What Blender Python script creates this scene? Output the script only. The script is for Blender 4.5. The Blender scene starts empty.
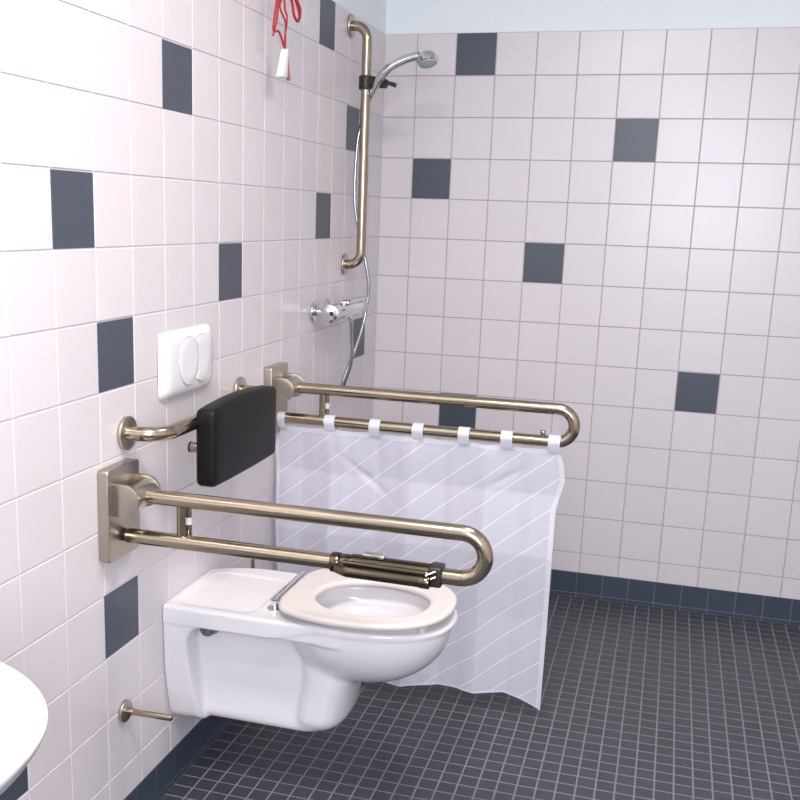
import bpy, bmesh, math, random
import numpy as np
from mathutils import Vector, Matrix
random.seed(7)
C = bpy.context.scene.collection
PI = math.pi

# ------------------------------------------------------------------ helpers
def new_obj(name, me, mat=None, parent=None):
    o = bpy.data.objects.new(name, me)
    C.objects.link(o)
    if mat is not None:
        for m in (mat if isinstance(mat, (list, tuple)) else [mat]):
            me.materials.append(m)
    if parent is not None:
        o.parent = parent
        o.matrix_parent_inverse = Matrix.Translation(-Vector(parent.location))
    return o

def obj(name, bm, mat, parent=None, smooth=True, angle=40):
    me = bpy.data.meshes.new(name)
    bm.normal_update()
    bm.to_mesh(me); bm.free()
    if smooth:
        me.polygons.foreach_set('use_smooth', [True] * len(me.polygons))
        try:
            me.set_sharp_from_angle(angle=math.radians(angle))
        except Exception:
            pass
    return new_obj(name, me, mat, parent)

def tag(o, label, cat, group=None):
    o['label'] = label; o['category'] = cat
    if group: o['group'] = group
    return o

def thing(name, label, cat, loc, group=None):
    o = bpy.data.objects.new(name, None)
    C.objects.link(o); o.location = loc; o.empty_display_size = .05
    return tag(o, label, cat, group)

def add_box(bm, lo, hi, bevel=0.0, seg=2, mi=0):
    v = [bm.verts.new((x, y, z)) for x in (lo[0], hi[0]) for y in (lo[1], hi[1]) for z in (lo[2], hi[2])]
    fs = [bm.faces.new([v[i] for i in q]) for q in
          ((0, 1, 3, 2), (4, 6, 7, 5), (0, 4, 5, 1), (2, 3, 7, 6), (0, 2, 6, 4), (1, 5, 7, 3))]
    for f in fs: f.material_index = mi
    if bevel > 0:
        es = list({e for f in fs for e in f.edges})
        r = bmesh.ops.bevel(bm, geom=es, offset=bevel, segments=seg, profile=.5, affect='EDGES')
        for f in r['faces']: f.material_index = mi
    return bm

def catmull(pts, n=8):
    P = [Vector(p) for p in pts]
    P = [P[0] * 2 - P[1]] + P + [P[-1] * 2 - P[-2]]
    out = []
    for i in range(1, len(P) - 2):
        a, b, c, d = P[i - 1:i + 3]
        for k in range(n):
            t = k / n
            out.append(.5 * ((2 * b) + (c - a) * t + (2 * a - 5 * b + 4 * c - d) * t * t + (3 * b - a - 3 * c + d) * t ** 3))
    out.append(P[-2])
    return out

def fillet(pts, r, n=10):
    P = [Vector(p) for p in pts]; out = [P[0]]
    for i in range(1, len(P) - 1):
        a, b, c = P[i - 1], P[i], P[i + 1]
        u = (a - b).normalized(); w = (c - b).normalized()
        ang = u.angle(w); rr = r[i - 1] if isinstance(r, (list, tuple)) else r
        d = rr / math.tan(ang / 2)
        ce = b + (u + w).normalized() * (rr / math.sin(ang / 2))
        s = b + u * d - ce; e = b + w * d - ce
        tot = s.angle(e); ax = s.cross(e).normalized()
        for k in range(n + 1):
            out.append(ce + Matrix.Rotation(tot * k / n, 3, ax) @ s)
    out.append(P[-1])
    return out

def add_tube(bm, pts, r, seg=16, cap=True, rad=None, mi=0, flat=None):
    P = [Vector(p) for p in pts]
    n = len(P); T = []
    for i in range(n):
        a = P[max(i - 1, 0)]; b = P[min(i + 1, n - 1)]
        T.append((b - a).normalized())
    up = Vector((0, 0, 1)) if abs(T[0].z) < .9 else Vector((0, 1, 0))
    u = T[0].cross(up).normalized(); rings = []
    for i in range(n):
        u = (u - T[i] * u.dot(T[i])).normalized(); w = T[i].cross(u)
        rr = rad[i] if rad else r
        sx, sy = flat if flat else (1, 1)
        rings.append([bm.verts.new(P[i] + (u * math.cos(2 * PI * k / seg) * sx + w * math.sin(2 * PI * k / seg) * sy) * rr) for k in range(seg)])
    for a, b in zip(rings, rings[1:]):
        for k in range(seg):
            bm.faces.new((a[k], a[(k + 1) % seg], b[(k + 1) % seg], b[k])).material_index = mi
    if cap:
        bm.faces.new(list(reversed(rings[0]))).material_index = mi
        bm.faces.new(rings[-1]).material_index = mi
    return bm

def add_cyl(bm, a, b, r, seg=28, bevel=0.0, mi=0):
    a = Vector(a); b = Vector(b); d = (b - a).normalized(); L = (b - a).length
    if bevel > 0:
        pts = [a, a + d * bevel * .3, a + d * bevel, b - d * bevel, b - d * bevel * .3, b]
        rad = [r - bevel, r - bevel * .3, r, r, r - bevel * .3, r - bevel]
        return add_tube(bm, pts, r, seg, True, rad, mi)
    return add_tube(bm, [a, b], r, seg, True, None, mi)

def add_prism(bm, outline, axis, lo, hi, bevel=0.0, mi=0, seg=2):
    # outline: 2-D points in the two other axes (cyclic order); extruded along axis
    def mk(p, h):
        if axis == 0: return (h, p[0], p[1])
        if axis == 1: return (p[0], h, p[1])
        return (p[0], p[1], h)
    A = [bm.verts.new(mk(p, lo)) for p in outline]; B = [bm.verts.new(mk(p, hi)) for p in outline]
    fs = [bm.faces.new(list(reversed(A))), bm.faces.new(B)]
    for i in range(len(A)):
        j = (i + 1) % len(A); fs.append(bm.faces.new((A[i], A[j], B[j], B[i])))
    for f in fs: f.material_index = mi
    if bevel > 0:
        es = list({e for f in fs[:2] for e in f.edges})
        bmesh.ops.bevel(bm, geom=es, offset=bevel, segments=seg, profile=.5, affect='EDGES')
    bmesh.ops.recalc_face_normals(bm, faces=bm.faces)
    return bm

def rrect(a0, a1, b0, b1, r, n=6):
    out = []
    for cx, cy, s in ((a1 - r, b1 - r, 0), (a0 + r, b1 - r, PI / 2), (a0 + r, b0 + r, PI), (a1 - r, b0 + r, 3 * PI / 2)):
        for k in range(n + 1):
            t = s + PI / 2 * k / n
            out.append((cx + r * math.cos(t), cy + r * math.sin(t)))
    return out

# signed-distance modelling: a field sampled on a grid, then surface nets
def smax(a, b, k): h = np.clip(.5 + .5 * (a - b) / k, 0, 1); return b + (a - b) * h + k * h * (1 - h)
def smin(a, b, k): return -smax(-a, -b, k)
def nets(f, lo, hi, h, name, mat, parent=None, off=(0, 0, 0)):
    ax = [np.arange(lo[i] - 2 * h, hi[i] + 3 * h, h) for i in range(3)]
    X, Y, Z = np.meshgrid(*ax, indexing='ij')
    F = f(X, Y, Z).astype(np.float32)
    F[F == 0] = 1e-7
    S = F < 0
    n = F.shape; cn = (n[0] - 1, n[1] - 1, n[2] - 1)
    acc = np.zeros(cn + (3,), np.float32); cnt = np.zeros(cn, np.float32)
    corners = [(i, j, k) for i in (0, 1) for j in (0, 1) for k in (0, 1)]
    sl = lambda c: tuple(slice(c[a], c[a] + cn[a]) for a in range(3))
    for c in corners:
        for a in range(3):
            if c[a] == 0:
                d = list(c); d[a] = 1
                A = F[sl(c)]; B = F[sl(d)]
                m = (A < 0) != (B < 0)
                t = np.where(m, A / np.where(m, A - B, 1), 0)
                for q in range(3):
                    acc[..., q] += np.where(m, c[q] + (t if q == a else 0), 0)
                cnt += m
    on = cnt > 0
    idx = -np.ones(cn, np.int64); idx[on] = np.arange(on.sum())
    ii = np.argwhere(on)
    V = (ii + acc[on] / cnt[on][:, None]) * h + np.array([a[0] for a in ax])
    faces = []
    for a in range(3):
        b, c = (a + 1) % 3, (a + 2) % 3
        s0 = [slice(0, n[0]), slice(0, n[1]), slice(0, n[2])]; s1 = list(s0)
        s0[a] = slice(0, n[a] - 1); s1[a] = slice(1, n[a])
        ch = S[tuple(s0)] != S[tuple(s1)]
        e = np.argwhere(ch)
        e = e[(e[:, b] > 0) & (e[:, c] > 0) & (e[:, b] < n[b] - 1) & (e[:, c] < n[c] - 1)]
        inside = S[tuple(e.T)]
        def cell(db, dc):
            q = e.copy(); q[:, b] += db; q[:, c] += dc
            return idx[tuple(q.T)]
        quad = np.stack([cell(-1, -1), cell(0, -1), cell(0, 0), cell(-1, 0)], 1)
        quad[~inside] = quad[~inside][:, ::-1]
        faces.append(quad)
    Fq = np.concatenate(faces)
    me = bpy.data.meshes.new(name)
    me.from_pydata((V + np.array(off)).tolist(), [], Fq.tolist())
    me.polygons.foreach_set('use_smooth', [True] * len(me.polygons))
    me.update()
    return new_obj(name, me, mat, parent)

# ------------------------------------------------------------------ materials
def mat(name, col, rough=.5, metal=0.0, coat=0.0, noise=None, bump=None, **kw):
    m = bpy.data.materials.new(name); m.use_nodes = True
    nt = m.node_tree; b = nt.nodes['Principled BSDF']
    b.inputs['Base Color'].default_value = (*col, 1)
    b.inputs['Roughness'].default_value = rough
    b.inputs['Metallic'].default_value = metal
    b.inputs['Coat Weight'].default_value = coat
    b.inputs['Coat Roughness'].default_value = .05
    for k, v in kw.items(): b.inputs[k].default_value = v
    tc = nt.nodes.new('ShaderNodeTexCoord')
    if noise:
        sc, amt = noise
        n = nt.nodes.new('ShaderNodeTexNoise'); n.inputs['Scale'].default_value = sc; n.inputs['Detail'].default_value = 3
        nt.links.new(tc.outputs['Object'], n.inputs['Vector'])
        mx = nt.nodes.new('ShaderNodeMix'); mx.data_type = 'RGBA'
        mx.inputs['A'].default_value = (*[c * (1 - amt) for c in col], 1)
        mx.inputs['B'].default_value = (*[min(1, c * (1 + amt)) for c in col], 1)
        nt.links.new(n.outputs['Fac'], mx.inputs['Factor'])
        nt.links.new(mx.outputs['Result'], b.inputs['Base Color'])
    if bump:
        sc, st = bump
        n = nt.nodes.new('ShaderNodeTexNoise'); n.inputs['Scale'].default_value = sc; n.inputs['Detail'].default_value = 2
        nt.links.new(tc.outputs['Object'], n.inputs['Vector'])
        bp = nt.nodes.new('ShaderNodeBump'); bp.inputs['Strength'].default_value = st; bp.inputs['Distance'].default_value = .002
        nt.links.new(n.outputs['Fac'], bp.inputs['Height']); nt.links.new(bp.outputs['Normal'], b.inputs['Normal'])
    return m

def tinted(m, amt=.12):
    """vary a tile's own colour from tile to tile by the mesh attribute 'tint'"""
    nt = m.node_tree; b = nt.nodes['Principled BSDF']
    at = nt.nodes.new('ShaderNodeAttribute'); at.attribute_name = 'tint'
    mp = nt.nodes.new('ShaderNodeMapRange'); mp.inputs['To Min'].default_value = 1 - amt; mp.inputs['To Max'].default_value = 1 + amt
    nt.links.new(at.outputs['Fac'], mp.inputs['Value'])
    mul = nt.nodes.new('ShaderNodeVectorMath'); mul.operation = 'SCALE'
    src = b.inputs['Base Color'].links[0].from_socket if b.inputs['Base Color'].links else None
    if src: nt.links.new(src, mul.inputs[0])
    else: mul.inputs[0].default_value = b.inputs['Base Color'].default_value[:3]
    nt.links.new(mp.outputs['Result'], mul.inputs['Scale'])
    nt.links.new(mul.outputs['Vector'], b.inputs['Base Color'])
    return m

TILE = tinted(mat('white glazed tile', (.69, .642, .662), .29, noise=(260, .04), bump=(9, .06)), .02)
DARK = tinted(mat('slate blue tile', (.056, .068, .092), .38, noise=(200, .12)), .05)
GROUT = mat('wall grout', (.44, .40, .43), .85)
GROUTL = mat('pale wall grout', (.66, .63, .69), .8)
FTILE = tinted(mat('grey mosaic floor tile', (.048, .050, .062), .45, noise=(60, .18), bump=(120, .08)), .07)
FGROUT = mat('floor grout', (.22, .215, .235), .85)
BASE = tinted(mat('slate blue base tile', (.044, .058, .088), .4, noise=(120, .12)), .05)
BGROUT = mat('base grout', (.16, .18, .22), .85)
PAINT = mat('white wall paint', (.82, .87, .89), .8, bump=(160, .25))
STEEL = mat('brushed stainless steel', (.42, .355, .265), .19, 1.0)
STEELP = mat('satin steel plate', (.49, .445, .375), .34, 1.0)
CHROME = mat('chrome', (.72, .72, .73), .09, 1.0)
DCHROME = mat('dark bronzed chrome', (.15, .12, .085), .13, 1.0)
RUBBER = mat('black rubber', (.012, .012, .013), .5)
PAD = mat('black padded vinyl', (.004, .0036, .0038), .5, bump=(420, .25), **{'Specular IOR Level': .25})
CER = mat('white sanitary ceramic', (.80, .77, .79), .10, coat=.5)
SEAT = mat('cream white plastic', (.69, .635, .60), .22)
PLAST = mat('white plastic', (.80, .78, .80), .22)
GAP = mat('grey shadow joint plastic', (.42, .42, .45), .4)
REDC = mat('red cord', (.40, .012, .02), .6)
BLACKP = mat('black plastic', (.02, .018, .018), .4)
FACE = mat('shower face plastic', (.35, .45, .44), .3)
CEIL = mat('ceiling paint', (.8, .8, .8), .9)

def curtain_mat(stripes=True):
    m = bpy.data.materials.new('white striped shower curtain' if stripes else 'white curtain band'); m.use_nodes = True
    nt = m.node_tree; b = nt.nodes['Principled BSDF']; out = nt.nodes['Material Output']
    b.inputs['Roughness'].default_value = .45
    b.inputs['Sheen Weight'].default_value = .2
    tr = nt.nodes.new('ShaderNodeBsdfTranslucent')
    mix = nt.nodes.new('ShaderNodeMixShader'); mix.inputs['Fac'].default_value = .22
    nt.links.new(b.outputs[0], mix.inputs[1]); nt.links.new(tr.outputs[0], mix.inputs[2])
    nt.links.new(mix.outputs[0], out.inputs['Surface'])
    tr.inputs['Color'].default_value = (.72, .72, .80, 1)
    b.inputs['Base Color'].default_value = (.80, .79, .85, 1)
    if stripes:
        tc = nt.nodes.new('ShaderNodeUVMap')
        sp = nt.nodes.new('ShaderNodeSeparateXYZ'); nt.links.new(tc.outputs['UV'], sp.inputs[0])
        def math_(op, a, bb=None):
            n = nt.nodes.new('ShaderNodeMath'); n.operation = op
            for i, s in enumerate((a, bb)):
                if s is None: continue
                if isinstance(s, (int, float)): n.inputs[i].default_value = s
                else: nt.links.new(s, n.inputs[i])
            return n.outputs[0]
        # woven diagonal satin stripes of the fabric
        d = math_('ADD', sp.outputs['X'], math_('MULTIPLY', sp.outputs['Y'], -CUR_K))
        fr = math_('FRACT', math_('DIVIDE', d, CUR_P))
        fr = math_('ABSOLUTE', math_('SUBTRACT', fr, .5))
        line = math_('LESS_THAN', fr, .021)
        mx = nt.nodes.new('ShaderNodeMix'); mx.data_type = 'RGBA'
        mx.inputs['A'].default_value = (.655, .635, .725, 1); mx.inputs['B'].default_value = (.92, .92, .97, 1)
        nt.links.new(line, mx.inputs['Factor']); nt.links.new(mx.outputs['Result'], b.inputs['Base Color'])
        mx2 = nt.nodes.new('ShaderNodeMix'); mx2.data_type = 'RGBA'
        mx2.inputs['A'].default_value = (.70, .70, .78, 1); mx2.inputs['B'].default_value = (.95, .95, .98, 1)
        nt.links.new(line, mx2.inputs['Factor']); nt.links.new(mx2.outputs['Result'], tr.inputs['Color'])
    return m
CUR_K, CUR_P = 1.22, .0955
CURT = curtain_mat(True)
CURB = curtain_mat(False)

# ------------------------------------------------------------------ the room
T = .15; ZT = 2.1330; BH = .1042
XR, YR, ZC = 2.55, -5.2, 2.62
C0 = .1262                     # first cut column of the back wall
YL = .1487                     # cut column of the left wall beside the corner

def tiled(name, frame, us, vs, matfn, gap, th, mats, extra=None, bev=.0011):
    """wall or floor built of a bed (grout) and raised tiles. frame(u,v,h) -> xyz"""
    V, F, M, Tn = [], [], [], []
    def quad(p, mi, t):
        i = len(V); V.extend(p); F.append((i, i + 1, i + 2, i + 3)); M.append(mi); Tn.append(t)
    u0, u1, v0, v1 = us[0][0], us[-1][1], vs[0][0], vs[-1][1]
    quad([frame(u0, v0, 0), frame(u1, v0, 0), frame(u1, v1, 0), frame(u0, v1, 0)], 0, .5)
    for iu, (a, b) in enumerate(us):
        for iv, (c, d) in enumerate(vs):
            mi = matfn(iu, iv); t = random.random()
            g = gap / 2; a1, b1, c1, d1 = a + g, b - g, c + g, d - g
            o = [(a1, c1), (b1, c1), (b1, d1), (a1, d1)]
            i_ = [(a1 + bev, c1 + bev), (b1 - bev, c1 + bev), (b1 - bev, d1 - bev), (a1 + bev, d1 - bev)]
            quad([frame(*p, th) for p in i_], mi, t)
            for k in range(4):
                j = (k + 1) % 4
                quad([frame(*o[k], 0), frame(*o[j], 0), frame(*o[j], th * .55), frame(*o[k], th * .55)], mi, t)
                quad([frame(*o[k], th * .55), frame(*o[j], th * .55), frame(*i_[j], th), frame(*i_[k], th)], mi, t)
    if extra:
        for p, mi in extra: quad(p, mi, .5)
    me = bpy.data.meshes.new(name); me.from_pydata(V, [], F)
    for m in mats: me.materials.append(m)
    me.polygons.foreach_set('material_index', M)
    at = me.attributes.new('tint', 'FLOAT', 'FACE'); at.data.foreach_set('value', Tn)
    me.update()
    o = bpy.data.objects.new(name, me); C.objects.link(o); o['kind'] = 'structure'
    return o

TH = .0022                      # tile relief; the finished tile faces lie on x=0 / y=0 / z=0
def cuts(start, stop, first, step):
    out = []; a = start; b = first
    while a < stop - 1e-6:
        b = min(b, stop)
        if b - a > 1e-4: out.append((a, b))
        a = b; b = a + step
    return out
# rows of wall tiles, top first -> list bottom-up
rows = [(BH - .004, ZT - 13 * T)] + [(ZT - (k + 1) * T, ZT - k * T) for k in range(12, -1, -1)]
def row_id(iv): return 13 - iv       # 0 = the top row
bcols = cuts(0.0, XR, C0, T)
bdark = {(2, 0), (6, 2), (1, 3), (4, 5), (8, 8), (2, 9)}
tiled('wall_back', lambda u, v, h: (u, TH - h, v), bcols, rows, lambda iu, iv: 2 if (iu, row_id(iv)) in bdark else 1,
      .0034, TH, [GROUT, TILE, DARK, PAINT], [([(0, TH * .6, ZT), (XR, TH * .6, ZT), (XR, TH * .6, ZC), (0, TH * .6, ZC)], 3)])
# left wall: y from YR to 0; column index a as counted in the photograph: column line a at -(YL+(14-a)*T)
lcols = []
y = 0.0; a = 14; b = -YL
lcols.append((-YL, 0.0, 14)); k = 13
while True:
    hi_ = -(YL + (13 - k) * T); lo_ = hi_ - T
    if lo_ < YR: lcols.append((YR, hi_, k)); break
    lcols.append((lo_, hi_, k)); k -= 1
lcols = [c for c in reversed(lcols)]
ldark = {(3, 2), (0, 4), (1, 6), (5, 5), (10, 4), (12, 2), (10, 0), (13, 7), (1, 10), (-2, 11), (-5, 3), (-4, 8)}
tiled('wall_left', lambda u, v, h: (h - TH, u, v), [(c[0], c[1]) for c in lcols], rows,
      lambda iu, iv: 2 if (lcols[iu][2], row_id(iv)) in ldark else 1,
      .0034, TH, [GROUTL, TILE, DARK, PAINT], [([(-TH * .6, YR, ZT), (-TH * .6, 0, ZT), (-TH * .6, 0, ZC), (-TH * .6, YR, ZC)], 3)])
# floor mosaic of 5 cm tiles
fx = cuts(.0, XR, .0555, .05)
fy = [(-b, -a) for a, b in cuts(0, -YR, .034, .05)][::-1]
tiled('floor', lambda u, v, h: (u, v, h - .0004), fx, fy, lambda iu, iv: 1, .0046, .0004, [FGROUT, FTILE], bev=.0003)
# tiled plinths
def base(name, frame, us):
    return tiled(name, frame, us, [(0.0, .017), (.017, BH)], lambda iu, iv: 1, .003, .0016, [BGROUT, BASE], bev=.0008)
base('baseboard_back', lambda u, v, h: (u, -.0015 - h, v), cuts(0.0, XR, .070, .1))
base('baseboard_left', lambda u, v, h: (.0015 + h, u, v), [(-b, -a) for a, b in cuts(0.0, -YR, .080, .1)][::-1])
# rest of the room behind the camera, plain tiled walls with a window
def plain(name, pts, m):
    me = bpy.data.meshes.new(name); me.from_pydata(pts, [], [tuple(range(len(pts)))])
    o = new_obj(name, me, m); o['kind'] = 'structure'; return o
rcols = cuts(YR, 0, YR + .12, T)
tiled('wall_right', lambda u, v, h: (XR + TH - h, u, v), rcols, rows, lambda iu, iv: 1, .0034, TH, [GROUT, TILE, DARK, PAINT],
      [([(XR + TH, YR, ZT), (XR + TH, 0, ZT), (XR + TH, 0, ZC), (XR + TH, YR, ZC)], 3)])
base('baseboard_right', lambda u, v, h: (XR - .0015 - h, u, v), cuts(YR, 0, YR + .1, .1))
plain('wall_front', [(0, YR, 0), (XR, YR, 0), (XR, YR, ZC), (0, YR, ZC)], PAINT)
plain('ceiling', [(0, YR, ZC), (XR, YR, ZC), (XR, 0, ZC), (0, 0, ZC)], CEIL)

bm = bmesh.new()
for lo, hi in (((.74, YR + .001, 1.05), (.80, YR + .05, 2.45)), ((1.90, YR + .001, 1.05), (1.96, YR + .05, 2.45)),
               ((.80, YR + .001, 1.05), (1.90, YR + .05, 1.10)), ((.80, YR + .001, 2.40), (1.90, YR + .05, 2.45))):
    add_box(bm, lo, hi, .004)
obj('window_1', bm, PAINT)['kind'] = 'structure'

# ------------------------------------------------------------------ folding support rails
def support_rail(yb, zt, xe, label):
    root = thing('folding_support_rail', label, 'grab rail', (0, yb, 0), 'fold-down support rails at the toilet')
    R = .0165; zl = zt - .0945; zm = (zt + zl) / 2; rc = (zt - zl) / 2
    # wall plate: rounded slab with a hollowed, embossed face
    bm = bmesh.new(); z0 = zt - .141; z1 = zt + .064
    add_prism(bm, rrect(yb - .068, yb + .066, z0, z1, .007), 0, 0.0005, .026, .003, seg=3)
    obj('wall_plate', bm, STEELP, root)
    # pivot bracket: two round-nosed cheeks and the cross bush between them
    def cheek(y0, y1, xn, zc, h):
        b = bmesh.new(); o = [(.022, zc - h), (.022, zc + h)]
        for k in range(13):
            t = PI / 2 - PI * k / 12
            o.append((xn - h + h * math.cos(t), zc + h * math.sin(t)))
        add_prism(b, o, 1, y0, y1, .0015)
        return obj('bracket_cheek', b, STEELP, root)
    cheek(yb - .052, yb - .043, .089, zt - .002, .036)
    cheek(yb + .043, yb + .052, .089, zt - .002, .036)
    bm = bmesh.new(); add_cyl(bm, (.062, yb - .043, zt), (.062, yb + .043, zt), .0265, 32, .002)
    obj('pivot_bush', bm, STEELP, root)
    # U-shaped double tube
    bm = bmesh.new(); xc = xe - rc
    path = [Vector((.07, yb, zt)), Vector((.3, yb, zt)), Vector((xc, yb, zt))]
    for k in range(1, 16):
        t = PI / 2 - PI * k / 16
        path.append(Vector((xc + rc * math.cos(t), yb, zm + rc * math.sin(t))))
    path += [Vector((xc, yb, zl)), Vector((.3, yb, zl)), Vector((.034, yb, zl))]
    add_tube(bm, path, R, 28); obj('double_tube', bm, STEEL, root)
    bm = bmesh.new(); add_cyl(bm, (.0255, yb, zl), (.035, yb, zl), .0140, 24, .002); obj('rubber_stop', bm, RUBBER, root)
    bm = bmesh.new(); add_cyl(bm, (.162, yb, zl + .012), (.162, yb, zt - .012), .0095, 20); obj('tube_brace', bm, STEEL, root)
    bm = bmesh.new(); add_cyl(bm, (.169, yb + .022, zl + .003), (.169, yb + .022, zt - .003), .0072, 16)
    b = obj('release_rod', bm, STEEL, root)
    bm = bmesh.new(); add_cyl(bm, (.169, yb + .022, zm - .012), (.169, yb + .022, zm + .004), .0080, 16)
    obj('white_sleeve', bm, PLAST, b)['label'] = 'small white plastic sleeve'
    return root, zl
railA, zlA = support_rail(-2.05, .858, .824, 'steel folding support rail on the near side of the toilet, holding a paper holder')
railB, zlB = support_rail(-1.12, .956, .903, 'steel folding support rail beyond the toilet with the white curtain hanging from it')
bm = bmesh.new(); add_cyl(bm, (.818, -1.12, zlB + .012), (.818, -1.12, zlB + .030), .0075, 16, .0015)
obj('knob', bm, STEEL, railB)

# toilet paper holder clamped on the near rail
yA = -2.05
root = thing('toilet_paper_holder', 'dark shiny toilet paper holder clamped on the near support rail, above the seat', 'paper holder', (.62, yA, zlA))
bm = bmesh.new(); add_cyl(bm, (.505, yA, zlA), (.525, yA, zlA), .0215, 24, .003); add_cyl(bm, (.525, yA, zlA), (.552, yA, zlA), .0198, 24, .002)
obj('left_clamp', bm, DCHROME, root)
bm = bmesh.new(); add_box(bm, (.714, yA - .021, zlA - .021), (.742, yA + .021, zlA + .022), .005, 3)
obj('right_clamp', bm, BLACKP, root)
bm = bmesh.new()
add_tube(bm, [(.552, yA - .004, zlA + .004), (.715, yA - .004, zlA + .004)], .0205, 24, flat=(1, .95))
obj('sleeve', bm, DCHROME, root)
bm = bmesh.new(); add_tube(bm, fillet([(.525, yA - .018, zlA - .005), (.548, yA - .032, zlA - .005), (.712, yA - .032, zlA - .006)], .015), .0125, 20)
add_cyl(bm, (.700, yA - .032, zlA - .006), (.722, yA - .032, zlA - .0065), .0135, 20, .002)
obj('roll_arm', bm, DCHROME, root)
bm = bmesh.new(); add_tube(bm, [(.540, yA - .028, zlA + .012), (.712, yA - .028, zlA + .010)], .006, 12); obj('spring_bar', bm, DCHROME, root)
for dz in (.006, -.006):
    bm = bmesh.new(); add_tube(bm, [(.700, yA - .034, zlA - .004 + dz), (.73, yA - .022, zlA + .009 + dz)], .0028, 8); obj('end_link', bm, DCHROME, root)
bm = bmesh.new(); add_box(bm, (.572, yA - .006, zlA + .021), (.618, yA + .016, zlA + .027), .0018); add_box(bm, (.590, yA - .004, zlA + .012), (.600, yA + .012, zlA + .022))
obj('tear_tab', bm, CHROME, root)

# ------------------------------------------------------------------ backrest
root = thing('back_support', 'black padded back support on a curved steel bar above the back of the toilet', 'back support', (0, -1.68, 0))
bm = bmesh.new(); zb = .98
y0, y1 = -1.995, -1.372
add_tube(bm, fillet([(.006, y0, zb), (.088, y0, zb), (.088, y1, zb), (.006, y1, zb)], .062, 12), .0165, 28)
obj('curved_bar', bm, STEEL, root)
for yy in (y0, y1):
    bm = bmesh.new(); add_cyl(bm, (.0005, yy, zb), (.010, yy, zb), .038, 36, .002)
    obj('wall_flange', bm, STEELP, root)
bm = bmesh.new(); add_box(bm, (.094, -1.842, .829), (.146, -1.448, 1.014), .013, 4)
bmesh.ops.subdivide_edges(bm, edges=[e for e in bm.edges if e.calc_length() > .12], cuts=9, use_grid_fill=True)
# slight crown to the padded front
for v in bm.verts:
    cy = max(0, 1 - ((v.co.y + 1.645) / .197) ** 2); cz = (v.co.z - .9215) / .0925
    if v.co.x > .12:
        v.co.x += .006 * cy * (1 - cz ** 2)
    v.co.z += .011 * cy * max(0, cz) - .003 * cy * max(0, -cz)
obj('back_pad', bm, PAD, root)
bm = bmesh.new(); add_cyl(bm, (.060, -1.79, .911), (.096, -1.79, .911), .0125, 20, .001); 
pb = obj('support_pin', bm, STEEL, root)
for yy in (-1.75, -1.54):
    bm = bmesh.new(); add_box(bm, (.080, yy - .012, .92), (.104, yy + .012, .99), .003); obj('pad_bracket', bm, STEEL, root)
bm = bmesh.new(); add_cyl(bm, (.056, -1.79, .911), (.062, -1.79, .911), .0135, 20, .002); obj('end_cap', bm, RUBBER, pb)

# ------------------------------------------------------------------ flush plate
root = thing('flush_plate', 'white dual flush plate with two oval buttons on the tiled wall', 'flush plate', (0, -1.715, 0))
bm = bmesh.new()
ya, yb_, za, zb_ = -1.842, -1.562, 1.024, 1.184
n = 18; grid = []
for i in range(n + 1):
    row = []
    for j in range(n + 1):
        u = i / n * 2 - 1; w = j / n * 2 - 1
        h = .021 * max(0, 1 - abs(u) ** 7) ** .5 * max(0, 1 - abs(w) ** 7) ** .5
        h = max(h, .0008)
        row.append(bm.verts.new((h + .001 * (1 - w * w), (ya + yb_) / 2 + u * (yb_ - ya) / 2 * (1 - .03 * abs(w) ** 8), (za + zb_) / 2 + w * (zb_ - za) / 2 * (1 - .02 * abs(u) ** 8))))
    grid.append(row)
for i in range(n):
    for j in range(n):
        bm.faces.new((grid[i][j], grid[i + 1][j], grid[i + 1][j + 1], grid[i][j + 1]))
obj('cover', bm, PLAST, root, angle=60)
def oval(yc, zc, ry, rz, name, cut=None, x=.0222):
    bm = bmesh.new()
    for (rs, x0, x1, mi) in ((1.035, x - .004, x + .0005, 1), (1.0, x - .004, x + .0022, 0)):
        ring = []
        def pt(r, xx):
            out = []
            for k in range(40):
                t = 2 * PI * k / 40
                yy = yc + ry * r * math.cos(t); zz = zc + rz * r * math.sin(t)
                if cut is not None:
                    cy, cr, cz = cut
                    s = 1 - ((zz - zc) / cz) ** 2
                    lim = cy + cr * math.sqrt(max(s, 0)) + .0015
                    if s > 0: yy = max(yy, lim)
                out.append(bm.verts.new((xx, yy, zz)))
            return out
        rs_ = [pt(rs, x0), pt(rs, x1 - .0006), pt(rs * .97, x1), pt(rs * .6, x1 - .0006 * (1 - mi)), ]
        for a_, b_ in zip(rs_, rs_[1:]):
            for k in range(40):
                bm.faces.new((a_[k], a_[(k + 1) % 40], b_[(k + 1) % 40], b_[k])).material_index = mi
        bm.faces.new(rs_[-1]).material_index = mi
    return obj(name, bm, [PLAST, GAP], root, angle=60)
oval(-1.722, 1.107, .052, .058, 'flush_button')
oval(-1.652, 1.107, .050, .058, 'flush_button', cut=(-1.722, .054, .062))

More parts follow.
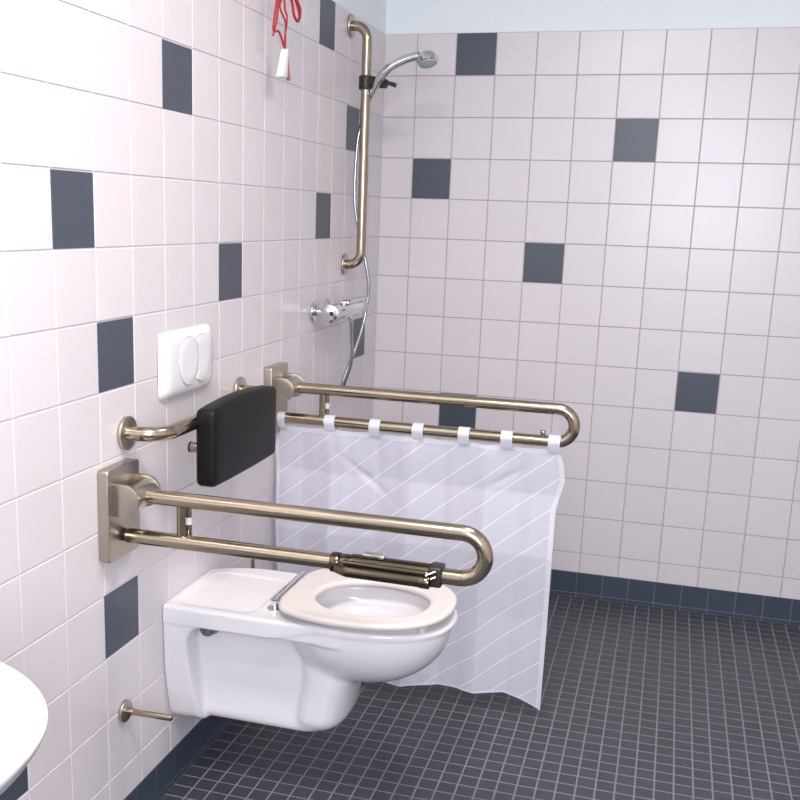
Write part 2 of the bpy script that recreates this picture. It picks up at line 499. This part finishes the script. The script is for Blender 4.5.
# ------------------------------------------------------------------ wall-hung toilet
yc = -1.665
troot = thing('wall_hung_toilet', 'long white wall-hung ceramic toilet with open seat between the support rails', 'toilet', (0, yc, .14))
def box2(x, y, x0, x1, y0, y1, r):
    qx = np.abs(x - (x0 + x1) / 2) - (x1 - x0) / 2 + r; qy = np.abs(y - (y0 + y1) / 2) - (y1 - y0) / 2 + r
    return np.sqrt(np.maximum(qx, 0) ** 2 + np.maximum(qy, 0) ** 2) + np.minimum(np.maximum(qx, qy), 0) - r
def ell2(x, y, cx, cy, a, b, p=2.0):
    k = (np.abs((x - cx) / a) ** p + np.abs((y - cy) / b) ** p) ** (1 / p)
    return (k - 1) * np.minimum(a, b)
def ell3(x, y, z, c, r):
    k = np.sqrt(((x - c[0]) / r[0]) ** 2 + ((y - c[1]) / r[1]) ** 2 + ((z - c[2]) / r[2]) ** 2)
    k2 = np.sqrt(((x - c[0]) / r[0] ** 2) ** 2 + ((y - c[1]) / r[1] ** 2) ** 2 + ((z - c[2]) / r[2] ** 2) ** 2)
    return k * (k - 1) / np.maximum(k2, 1e-6)
def toilet(X, Y, Z):
    # plan of the top: straight flanks, rounded far back corner, elliptic nose
    wf = .168 - .055 * np.clip(1 - X / .16, 0, 1) ** 2.0           # far flank eases in towards the wall
    ys = np.where(Y > 0, Y * .168 / wf, Y)
    plan_b = box2(X, ys, -.05, .50, -.170, .168, .006)
    nose = ell2(X, Y, .46, 0, .238, .172, 2.25)
    plan = smin(plan_b, np.maximum(nose, .40 - X), .01)
    plan = np.where(X > .50, np.maximum(plan, nose), plan)
    top = smax(plan, Z - .516, .010)
    # shallow tray recess in the top behind the seat
    tray = smax(box2(X, Y, .022, .235, -.150, .105, .04), .5148 - Z, .012)
    # shell: solid block under the top outline whose flanks narrow downwards, hollowed at both sides
    hw = .170 * (1 - .30 * np.clip((.50 - Z) / .33, 0, 1) ** 2.6)
    xfr = .064 + .026 * np.clip((.42 - Z) / .24, 0, 1) ** 1.6
    hollow = box2(X + .064 - xfr, Z, .064, 3.0, -2.0, .470 + .030 * 0, .048)     # rounded upper corner beside the wall frame
    shell = smax(smax(top, np.abs(Y) - hw, .008), .197 - Z, .03)
    shell = smax(shell, -hollow, .007)
    shell = smax(shell, X - .46, .02)
    tt = np.clip((X - .27) / .16, 0, 1)
    lid = smax(top, .470 + .035 * tt * tt * (3 - 2 * tt) - Z, .007)
    # bowl: the plan of the rim shrinking like a quarter ellipse downwards
    kx = np.where(X > .46, np.abs(X - .46) / .238, np.abs(X - .46) / .185)
    kk = (kx ** 2.25 + np.abs(Y / .172) ** 2.25) ** (1 / 2.25)
    kr = np.sqrt(kk ** 2 + ((Z - .512) / .181) ** 2)
    bowl = smax((kr - 1) * .172 * np.where(Z < .45, 1.0, 1.0), Z - .516, .010)
    # trapway body with flat sides
    ww = .098 + .020 * np.clip((.31 - Z) / .13, 0, 1) ** 1.5
    core = smax(smax(np.abs(Y) - ww, X - .40, .05), smax(.199 - Z, Z - .49, .01), .035)
    cx = .366 + .03 * np.clip((Z - .19) / .15, 0, 1)
    col = smax(ell2(X, Y, cx, 0, .072, .120, 2.6), smax(.201 - Z, Z - .49, .01), .05)
    core = smin(core, col, .006)
    body = smin(smin(shell, lid, .006), bowl, .010)
    body = smin(body, core, .014)
    body = smax(body, -tray, .004)
    # inside of the bowl
    cav = ell3(X, Y, Z, (.480, 0, .53), (.178, .120, .19))
    rim = smax(ell2(X, Y, .480, 0, .178, .135, 2.2), .475 - Z, .02)
    cav = smin(cav, smax(rim, Z - .60, .001), .02)
    body = smax(body, -cav, .012)
    return np.maximum(body, -X + .0005)
tb = nets(toilet, (0, -.18, .13), (.70, .18, .52), .0033, 'bowl', CER, None, (0, yc, 0))
tb.parent = troot; tb.matrix_parent_inverse = Matrix.Translation(-Vector(troot.location))
# side fixing hole with chrome cap inside the recess
bm = bmesh.new(); add_cyl(bm, (.104, yc - .090, .446), (.094, yc - .125, .448), .020, 24, .006); obj('fixing_cap', bm, mat('dark blue grey metal', (.22, .26, .32), .25, 1.0), troot)
# seat ring
def seat(X, Y, Z):
    zc = .540 + .012 * (X - .29)
    o1 = np.where(X > .47, ell2(X, Y, .47, -.006, .228, .190, 2.3), ell2(X, Y, .47, -.006, .235, .190, 2.3))
    o = smax(o1, .280 - X, .035)
    i = ell2(X, Y, .496, -.022, .140, .117, 2.15)
    ring = smax(o, -i, .018)
    # convex top
    return smax(smax(ring, (Z - zc) - .010, .010), (zc - .007) - Z, .008)
st = nets(seat, (.27, -.21, .515), (.72, .21, .57), .0028, 'seat', SEAT, None, (0, yc, 0))
st.parent = troot; st.matrix_parent_inverse = Matrix.Translation(-Vector(troot.location))
for (x, y) in ((.605, .108), (.640, -.105)):
    bm = bmesh.new(); add_cyl(bm, (x, yc + y, .5155), (x, yc + y, .534), .009, 16, .002); obj('buffer', bm, SEAT, st)
# hinge
hx = .268
bm = bmesh.new(); add_cyl(bm, (hx, yc - .110, .543), (hx, yc + .106, .543), .0070, 18, .001)
hg = obj('hinge', bm, CHROME, troot)
for yy in (-.095, .090):
    bm = bmesh.new(); add_cyl(bm, (hx, yc + yy, .514), (hx, yc + yy, .522), .019, 24, .003); add_cyl(bm, (hx, yc + yy, .52), (hx, yc + yy, .543), .0085, 16, .001)
    obj('hinge_post', bm, CHROME, hg)
    bm = bmesh.new(); add_box(bm, (hx, yc + yy - .012, .536), (hx + .035, yc + yy + .012, .543), .002); obj('hinge_strap', bm, CHROME, hg)

# ------------------------------------------------------------------ spare roll holders on the wall
root = thing('spare_roll_holder', 'steel peg holder low on the tiled wall left of the toilet', 'roll holder', (0, -2.03, .33))
bm = bmesh.new(); add_cyl(bm, (.0005, -2.03, .328), (.010, -2.03, .328), .0265, 32, .002); obj('wall_flange', bm, STEELP, root)
bm = bmesh.new(); add_cyl(bm, (.010, -2.03, .328), (.124, -2.03, .331), .0075, 18, .0015); obj('peg', bm, STEEL, root)
root = thing('upright_rod', 'thin upright steel rod behind the far corner of the toilet', 'rod', (0, -1.345, .3))
bm = bmesh.new(); add_cyl(bm, (.036, -1.345, .30), (.036, -1.345, .512), .0055, 14, .001); obj('rod', bm, STEEL, root)
bm = bmesh.new(); add_cyl(bm, (.0005, -1.345, .31), (.010, -1.345, .31), .020, 24, .002); add_cyl(bm, (.008, -1.345, .31), (.036, -1.345, .31), .006, 14); obj('wall_flange', bm, STEELP, root)

# ------------------------------------------------------------------ shower
root = thing('shower_grab_bar', 'vertical steel grab bar on the left wall near the shower corner', 'grab bar', (0, -.44, 1.28))
yS = -.44; zs0, zs1 = 1.292, 2.088; xS = .062
bm = bmesh.new(); add_tube(bm, fillet([(.006, yS, zs1), (xS, yS, zs1), (xS, yS, zs0), (.006, yS, zs0)], .045, 12), .0165, 28)
obj('bar', bm, STEEL, root)
for z in (zs0, zs1):
    bm = bmesh.new(); add_cyl(bm, (.0005, yS, z), (.009, yS, z), .0375, 36, .002); obj('wall_flange', bm, STEELP, root)
root = thing('shower_head_holder', 'black sliding holder clamped round the vertical grab bar', 'shower holder', (xS, yS, 1.91))
bm = bmesh.new(); add_cyl(bm, (xS, yS, 1.882), (xS, yS, 1.927), .0245, 28, .003)
obj('clamp', bm, BLACKP, root)
bm = bmesh.new()
add_tube(bm, [(xS + .015, yS - .004, 1.908), (xS + .05, yS - .014, 1.903), (xS + .078, yS - .02, 1.898)], .017, 16, rad=[.020, .017, .015])
obj('cradle', bm, BLACKP, root)
bm = bmesh.new(); add_tube(bm, [(xS + .075, yS - .02, 1.905), (xS + .112, yS - .02, 1.893)], .006, 12, rad=[.006, .0075]); obj('lever', bm, BLACKP, root)
# hand shower
root = thing('hand_shower', 'chrome hand shower head on a curved handle in the black holder', 'shower head', (.12, yS - .045, 1.9))
yH = yS - .042
pts = catmull([(.082, yS + .003, 1.864), (.101, yS - .016, 1.890), (.122, yS - .034, 1.916), (.150, yH, 1.943), (.185, yH, 1.963), (.222, yH, 1.977), (.255, yH, 1.984)], 6)
bm = bmesh.new(); rad = [.0085 + .0060 * min(1, i / 10) for i in range(len(pts))]
add_tube(bm, pts, .012, 20, rad=rad); obj('handle', bm, CHROME, root)
hc = Vector((.284, yH - .004, 1.974)); ax = Vector((.28, -.25, -.93)).normalized()
bm = bmesh.new()
add_tube(bm, [hc - ax * .024, hc - ax * .019, hc - ax * .010, hc + ax * .004, hc + ax * .014, hc + ax * .017], .03, 32, rad=[.008, .021, .031, .036, .034, .030])
obj('head', bm, CHROME, root)
bm = bmesh.new(); add_tube(bm, [hc + ax * .0165, hc + ax * .020, hc + ax * .0215], .03, 32, rad=[.031, .029, .022]); obj('spray_face', bm, FACE, root)
# hose
def ribbed(pts, r, n=10):
    P = catmull(pts, n); out = []; rad = []
    L = 0
    for i in range(len(P)):
        out.append(P[i]); 
    return out
hp = [(.081, -.436, 1.866), (.060, -.408, 1.832), (.032, -.406, 1.74), (.024, -.406, 1.652), (.022, -.406, 1.567), (.028, -.408, 1.481), (.047, -.41, 1.395),
      (.072, -.415, 1.305), (.086, -.412, 1.232), (.084, -.412, 1.165), (.072, -.425, 1.076), (.056, -.465, .985), (.037, -.485, .92), (.026, -.496, .875),
      (.026, -.506, .852), (.034, -.520, .864), (.050, -.527, .905), (.064, -.53, .950), (.069, -.532, .993), (.066, -.535, 1.06), (.064, -.54, 1.112)]
P = catmull(hp, 24)
# resample evenly and ridge it
Q = [P[0]]; acc = 0; step = .0028
for a_, b_ in zip(P, P[1:]):
    d = (b_ - a_).length
    while acc + d >= step:
        t = (step - acc) / d; a_ = a_.lerp(b_, t); Q.append(a_.copy()); d = (b_ - a_).length; acc = 0
    acc += d
bm = bmesh.new(); add_tube(bm, Q, .006, 12, rad=[.0066 if i % 2 else .0056 for i in range(len(Q))])
tag(obj('shower_hose', bm, mat('hose metal', (.42, .42, .45), .22, 1.0), angle=80), 'silver flexible shower hose looping from the hand shower to the mixer', 'hose')
# mixer
root = thing('shower_mixer', 'chrome bar shower mixer on two round wall flanges, near the corner', 'mixer tap', (0, -.62, 1.15))
zM = 1.150
for yy in (-.765, -.615):
    bm = bmesh.new(); add_cyl(bm, (.0005, yy, zM), (.012, yy, zM), .034, 32, .004); obj('wall_flange', bm, CHROME, root)
    bm = bmesh.new(); add_cyl(bm, (.010, yy, zM), (.066, yy, zM), .013, 20); obj('inlet', bm, CHROME, root)
bm = bmesh.new(); add_cyl(bm, (.072, -.775, zM), (.072, -.452, zM), .029, 32, .005); add_cyl(bm, (.064, -.54, zM - .050), (.064, -.54, zM - .02), .010, 20, .001)
obj('mixer_body', bm, CHROME, root)
bm = bmesh.new(); add_cyl(bm, (.072, -.806, zM - .001), (.072, -.778, zM - .001), .031, 32, .005); kb = obj('temperature_knob', bm, CHROME, root)
bm = bmesh.new(); add_cyl(bm, (.080, -.8085, zM), (.080, -.8050, zM), .007, 18, .001); obj('button', bm, BLACKP, kb)
bm = bmesh.new(); add_box(bm, (.066, -.70, zM + .024), (.102, -.47, zM + .034), .004, 2); obj('lever', bm, CHROME, root)

# ------------------------------------------------------------------ alarm cord
root = thing('alarm_pull_cord', 'red emergency pull cord with white triangular pull hanging by the left wall', 'pull cord', (.06, -1.21, 1.9))
xc = .06; zt_ = 1.895; y0 = -1.205
def cord(name, pts, r=.0027):
    bm = bmesh.new(); add_tube(bm, catmull(pts, 6), r, 8); obj(name, bm, REDC, root)
cord('cord', [(xc, y0, ZC), (xc, y0 - .004, 2.30), (xc, y0 - .008, 2.03), (xc + .004, y0 + .002, 1.98), (xc, y0, 1.93), (xc, y0, zt_)], .003)
cord('cord', [(xc + .01, y0 - .01, 2.06), (xc + .006, y0 - .062, 2.04), (xc + .004, y0 - .082, 1.98), (xc, y0 - .085, 1.932), (xc, y0 - .045, 1.935), (xc, y0 - .002, 1.90)], .003)
cord('cord', [(xc + .012, y0 - .01, 2.06), (xc + .008, y0 - .058, 2.03), (xc + .004, y0 - .072, 1.96), (xc, y0 - .088, 1.918)])
cord('cord', [(xc + .01, y0 - .005, 2.05), (xc + .006, y0 - .056, 2.00), (xc + .006, y0 - .014, 1.965), (xc, y0 + .003, 1.945), (xc, y0 + .004, 1.90)], .0025)
cord('cord', [(xc + .01, y0 - .005, 2.055), (xc + .012, y0 + .040, 2.04), (xc + .014, y0 + .078, 2.010), (xc + .012, y0 + .066, 1.980), (xc + .010, y0 + .040, 1.992), (xc + .008, y0 + .030, 2.02), (xc + .008, y0 - .006, 2.055)], .0038)
cord('cord', [(xc + .012, y0 - .02, 2.06), (xc + .014, y0 + .020, 2.042), (xc + .016, y0 + .048, 2.018), (xc + .016, y0 + .070, 1.990)], .0035)
bm = bmesh.new()
tri = [(y0 - .0045, zt_ + .003), (y0 + .0045, zt_ + .003), (y0 - .002, zt_ - .072), (y0 - .040, zt_ - .072)]
add_prism(bm, tri, 0, xc - .010, xc + .010, .0025); pl = obj('pull', bm, PLAST, root)
bm = bmesh.new(); add_prism(bm, [(y0 + .0045, zt_ + .002), (y0 + .0075, zt_ - .002), (y0 + .034, zt_ - .074), (y0 + .0005, zt_ - .066)], 0, xc - .006, xc + .006, .001)
sd = obj('sticker', bm, mat('red pull back', (.45, .16, .14), .4), pl); sd['label'] = 'reddish side of the pull'

# ------------------------------------------------------------------ curtain on the far rail
yB = -1.12
croot = thing('shower_curtain', 'white curtain with fine diagonal stripes hanging from the far support rail', 'curtain', (.44, yB, .05))
tabs = [.032, .190, .327, .458, .594, .719, .851]
def interp(x, xs, vs):
    return float(np.interp(x, xs, vs))
def xr_edge(z): return interp(z, [.04, .30, .484, .66, .69, .746, .80, .84], [.867, .868, .869, .868, .874, .889, .882, .862])
def xl_edge(z): return interp(z, [.04, .37, .79, .84], [.030, .022, .010, .012])
def zbot(x): return interp(x, [0, .2, .371, .5, .608, .70, .745, .80, .867], [.06, .055, .050, .060, .071, .071, .075, .064, .044])
def ztop(x):
    d = min(abs(x - t) for t in tabs); return .840 - .004 * min(1, max(0, d - .015) / .045)
NX, NZ = 180, 150
bm = bmesh.new(); uvl = bm.loops.layers.uv.new('UVMap'); G = []; UV = {}
cre_x = [.0, .095, .192, .335, .44, .545, .665, .76, .87]
cre_a = [.000, .022, -.012, .020, -.012, .018, -.012, .016, .0]
def fold(x, z):
    s = (.84 - z) / .8
    f = interp(x, cre_x, cre_a) * (.5 + .8 * s)
    f += .0018 * math.sin(2 * PI * (x / .118 + .25 * s)) * (.6 + .7 * s) + .0006 * math.sin(2 * PI * (x / .047 + .8 * z + .3)) * (1 - s * .6)
    # packing creases: across at two heights
    f += interp(z, [.04, .315, .515, .70, .80, .84], [0, .008, -.007, .013, .001, 0])
    # pull lines from the tabs
    for t in tabs:
        dz = .84 - z
        if dz < .2: f += .006 * math.exp(-((x - t) / (.014 + .10 * dz)) ** 2) * math.exp(-dz / .07)
    # diagonal crumples in the upper half
    q = (x - .30) * .75 + (z - .70)
    f += .0045 * math.exp(-(q / .012) ** 2) * math.exp(-((x - .30) / .07) ** 2)
    q = (x - .72) * -.6 + (z - .74)
    f += .0035 * math.exp(-(q / .012) ** 2) * math.exp(-((x - .72) / .06) ** 2)
    return f
for i in range(NX + 1):
    u = i / NX; col = []
    for j in range(NZ + 1):
        w = j / NZ
        xa = .012 + u * .855
        zt0 = ztop(xa); zb0 = zbot(xa)
        z = zt0 + (zb0 - zt0) * w
        x = xl_edge(z) + u * (xr_edge(z) - xl_edge(z))
        v = bm.verts.new((x, yB + fold(x, z), z)); UV[v] = (x, z); col.append(v)
    G.append(col)
for i in range(NX):
    for j in range(NZ):
        f = bm.faces.new((G[i][j], G[i][j + 1], G[i + 1][j + 1], G[i + 1][j]))
        for l in f.loops: l[uvl].uv = UV[l.vert]
obj('fabric', bm, CURT, croot, angle=180)
# hem band round the edge (doubled cloth)
bm = bmesh.new()
def strip(idx, wid):
    prev = None
    for (i, j, i2, j2) in idx:
        a_ = G_co[i][j] + Vector((0, -.0012, 0)); b_ = G_co[i2][j2] + Vector((0, -.0012, 0))
        cur = (bm.verts.new(a_), bm.verts.new(b_), bm.verts.new(a_ + Vector((0, .0024, 0))), bm.verts.new(b_ + Vector((0, .0024, 0))))
        if prev:
            bm.faces.new((prev[0], cur[0], cur[1], prev[1])); bm.faces.new((prev[2], prev[3], cur[3], cur[2]))
            bm.faces.new((prev[0], prev[2], cur[2], cur[0])); bm.faces.new((prev[1], cur[1], cur[3], prev[3]))
        prev = cur
fab = bpy.data.objects['fabric']
G_co = [[Vector(fab.data.vertices[i * (NZ + 1) + j].co) for j in range(NZ + 1)] for i in range(NX + 1)]
strip([(i, 0, i, 3) for i in range(NX + 1)], 1)
strip([(NX, j, NX - 3, j) for j in range(NZ + 1)], 1)
strip([(i, NZ, i, NZ - 1) for i in range(NX + 1)], 1)
strip([(0, j, 2, j) for j in range(NZ + 1)], 1)
bmesh.ops.recalc_face_normals(bm, faces=bm.faces)
obj('hem', bm, CURB, croot, angle=60)
for t in tabs:
    bm = bmesh.new(); R = .0185; w = .0165; sk = random.uniform(-.003, .003)
    prof = [(.0035, .832), (R * .96, zlB - .012)]
    for k in range(13):
        a_ = -.25 + (PI + .5) * k / 12
        prof.append((R * math.cos(a_), zlB + R * math.sin(a_)))
    prof += [(-.0035, .832)]
    prev = None
    for k, (py, pz) in enumerate(prof):
        cur = []
        for rr in (0, 1):
            # small outward offset gives the tab its cloth thickness
            nrm = Vector((0, py, pz - zlB)); nrm = nrm.normalized() * (.0012 * rr)
            for sx in (-w, w):
                cur.append(bm.verts.new((t + sx + sk * (pz - .83) * 20, yB + py + nrm.y, pz + nrm.z)))
        if prev:
            a, b, c, d = prev; e, f, g, h = cur
            bm.faces.new((a, b, f, e)); bm.faces.new((c, g, h, d)); bm.faces.new((a, e, g, c)); bm.faces.new((b, d, h, f))
        prev = cur
    bmesh.ops.recalc_face_normals(bm, faces=bm.faces)
    obj('tab', bm, CURB, croot, angle=60)

# ------------------------------------------------------------------ wash basin at the left edge
broot = thing('wash_basin', 'white ceramic wash basin, only its rounded front edge in view at lower left', 'wash basin', (0, -3.11, .7))
def basin(X, Y, Z):
    s = np.clip((.842 - Z) / .15, 0, 1)
    pl = ell2(X, Y, 0, 0, .464 * (1 - .42 * s ** 1.7), .315 * (1 - .40 * s ** 1.7), 2.55)
    b = smax(smax(pl, Z - .842, .012), .70 - Z, .04)
    cav = ell3(X, Y, Z, (.255, 0, .86), (.19, .25, .12))
    return np.maximum(smax(b, -cav, .02), -X + .0005)
bb = nets(basin, (0, -.33, .69), (.49, .33, .85), .0045, 'basin_bowl', CER, None, (0, -3.11, 0))
bb.parent = broot; bb.matrix_parent_inverse = Matrix.Translation(-Vector(broot.location))

# ------------------------------------------------------------------ lights
def area(name, loc, size, power, col, target, sy=None):
    L = bpy.data.lights.new(name, 'AREA'); L.energy = power; L.color = col; L.size = size
    if sy: L.shape = 'RECTANGLE'; L.size_y = sy
    o = bpy.data.objects.new(name, L); C.objects.link(o); o.location = loc
    o.rotation_euler = (Vector(target) - Vector(loc)).to_track_quat('-Z', 'Y').to_euler()
    return o
area('ceiling_lamp', (.65, -3.1, ZC - .03), .35, 24, (1.0, .94, .90), (.65, -3.1, 0))
area('shower_fill', (1.1, -1.9, ZC - .03), .4, 10, (1.0, .94, .90), (1.1, -1.9, 0))  # added fill that brightens the shower end; no known fixture there
area('window_daylight', (1.35, YR + .05, 1.75), 1.1, 40, (.84, .90, 1.0), (.9, 0, 1.2), 1.3)
area('camera_flash', (1.20, -3.99, 1.485), .03, 4.5, (1.0, 1.0, 1.0), (.9, 0, 1.0))

w = bpy.data.worlds.new('world'); bpy.context.scene.world = w; w.use_nodes = True
w.node_tree.nodes['Background'].inputs[0].default_value = (.8, .88, 1, 1); w.node_tree.nodes['Background'].inputs[1].default_value = .4

# ------------------------------------------------------------------ camera
cam = bpy.data.cameras.new('camera'); co = bpy.data.objects.new('camera', cam); C.objects.link(co)
cam.sensor_width = 36; cam.lens = 1028.65 / 800 * 36
cam.shift_x = (400 - 364.58) / 800; cam.shift_y = (447.77 - 400) / 800
r_, u_, f_ = Vector((.957494, .286751, .031302)), Vector((-.092784, .203417, .974686)), Vector((-.273125, .93616, -.221376))
M = Matrix((( r_.x, u_.x, -f_.x, 1.13142), (r_.y, u_.y, -f_.y, -3.9799), (r_.z, u_.z, -f_.z, 1.46781), (0, 0, 0, 1)))
co.matrix_world = M; cam.clip_start = .02
bpy.context.scene.camera = co
sc = bpy.context.scene
sc.view_settings.view_transform = 'Standard'; sc.view_settings.look = 'None'
sc.view_settings.gamma = 1; sc.view_settings.use_curve_mapping = False
sc.view_settings.exposure = 0.70
sc.cycles.use_denoising = True
sc.cycles.max_bounces = 10; sc.cycles.diffuse_bounces = 5
sc.cycles.sample_clamp_indirect = 6
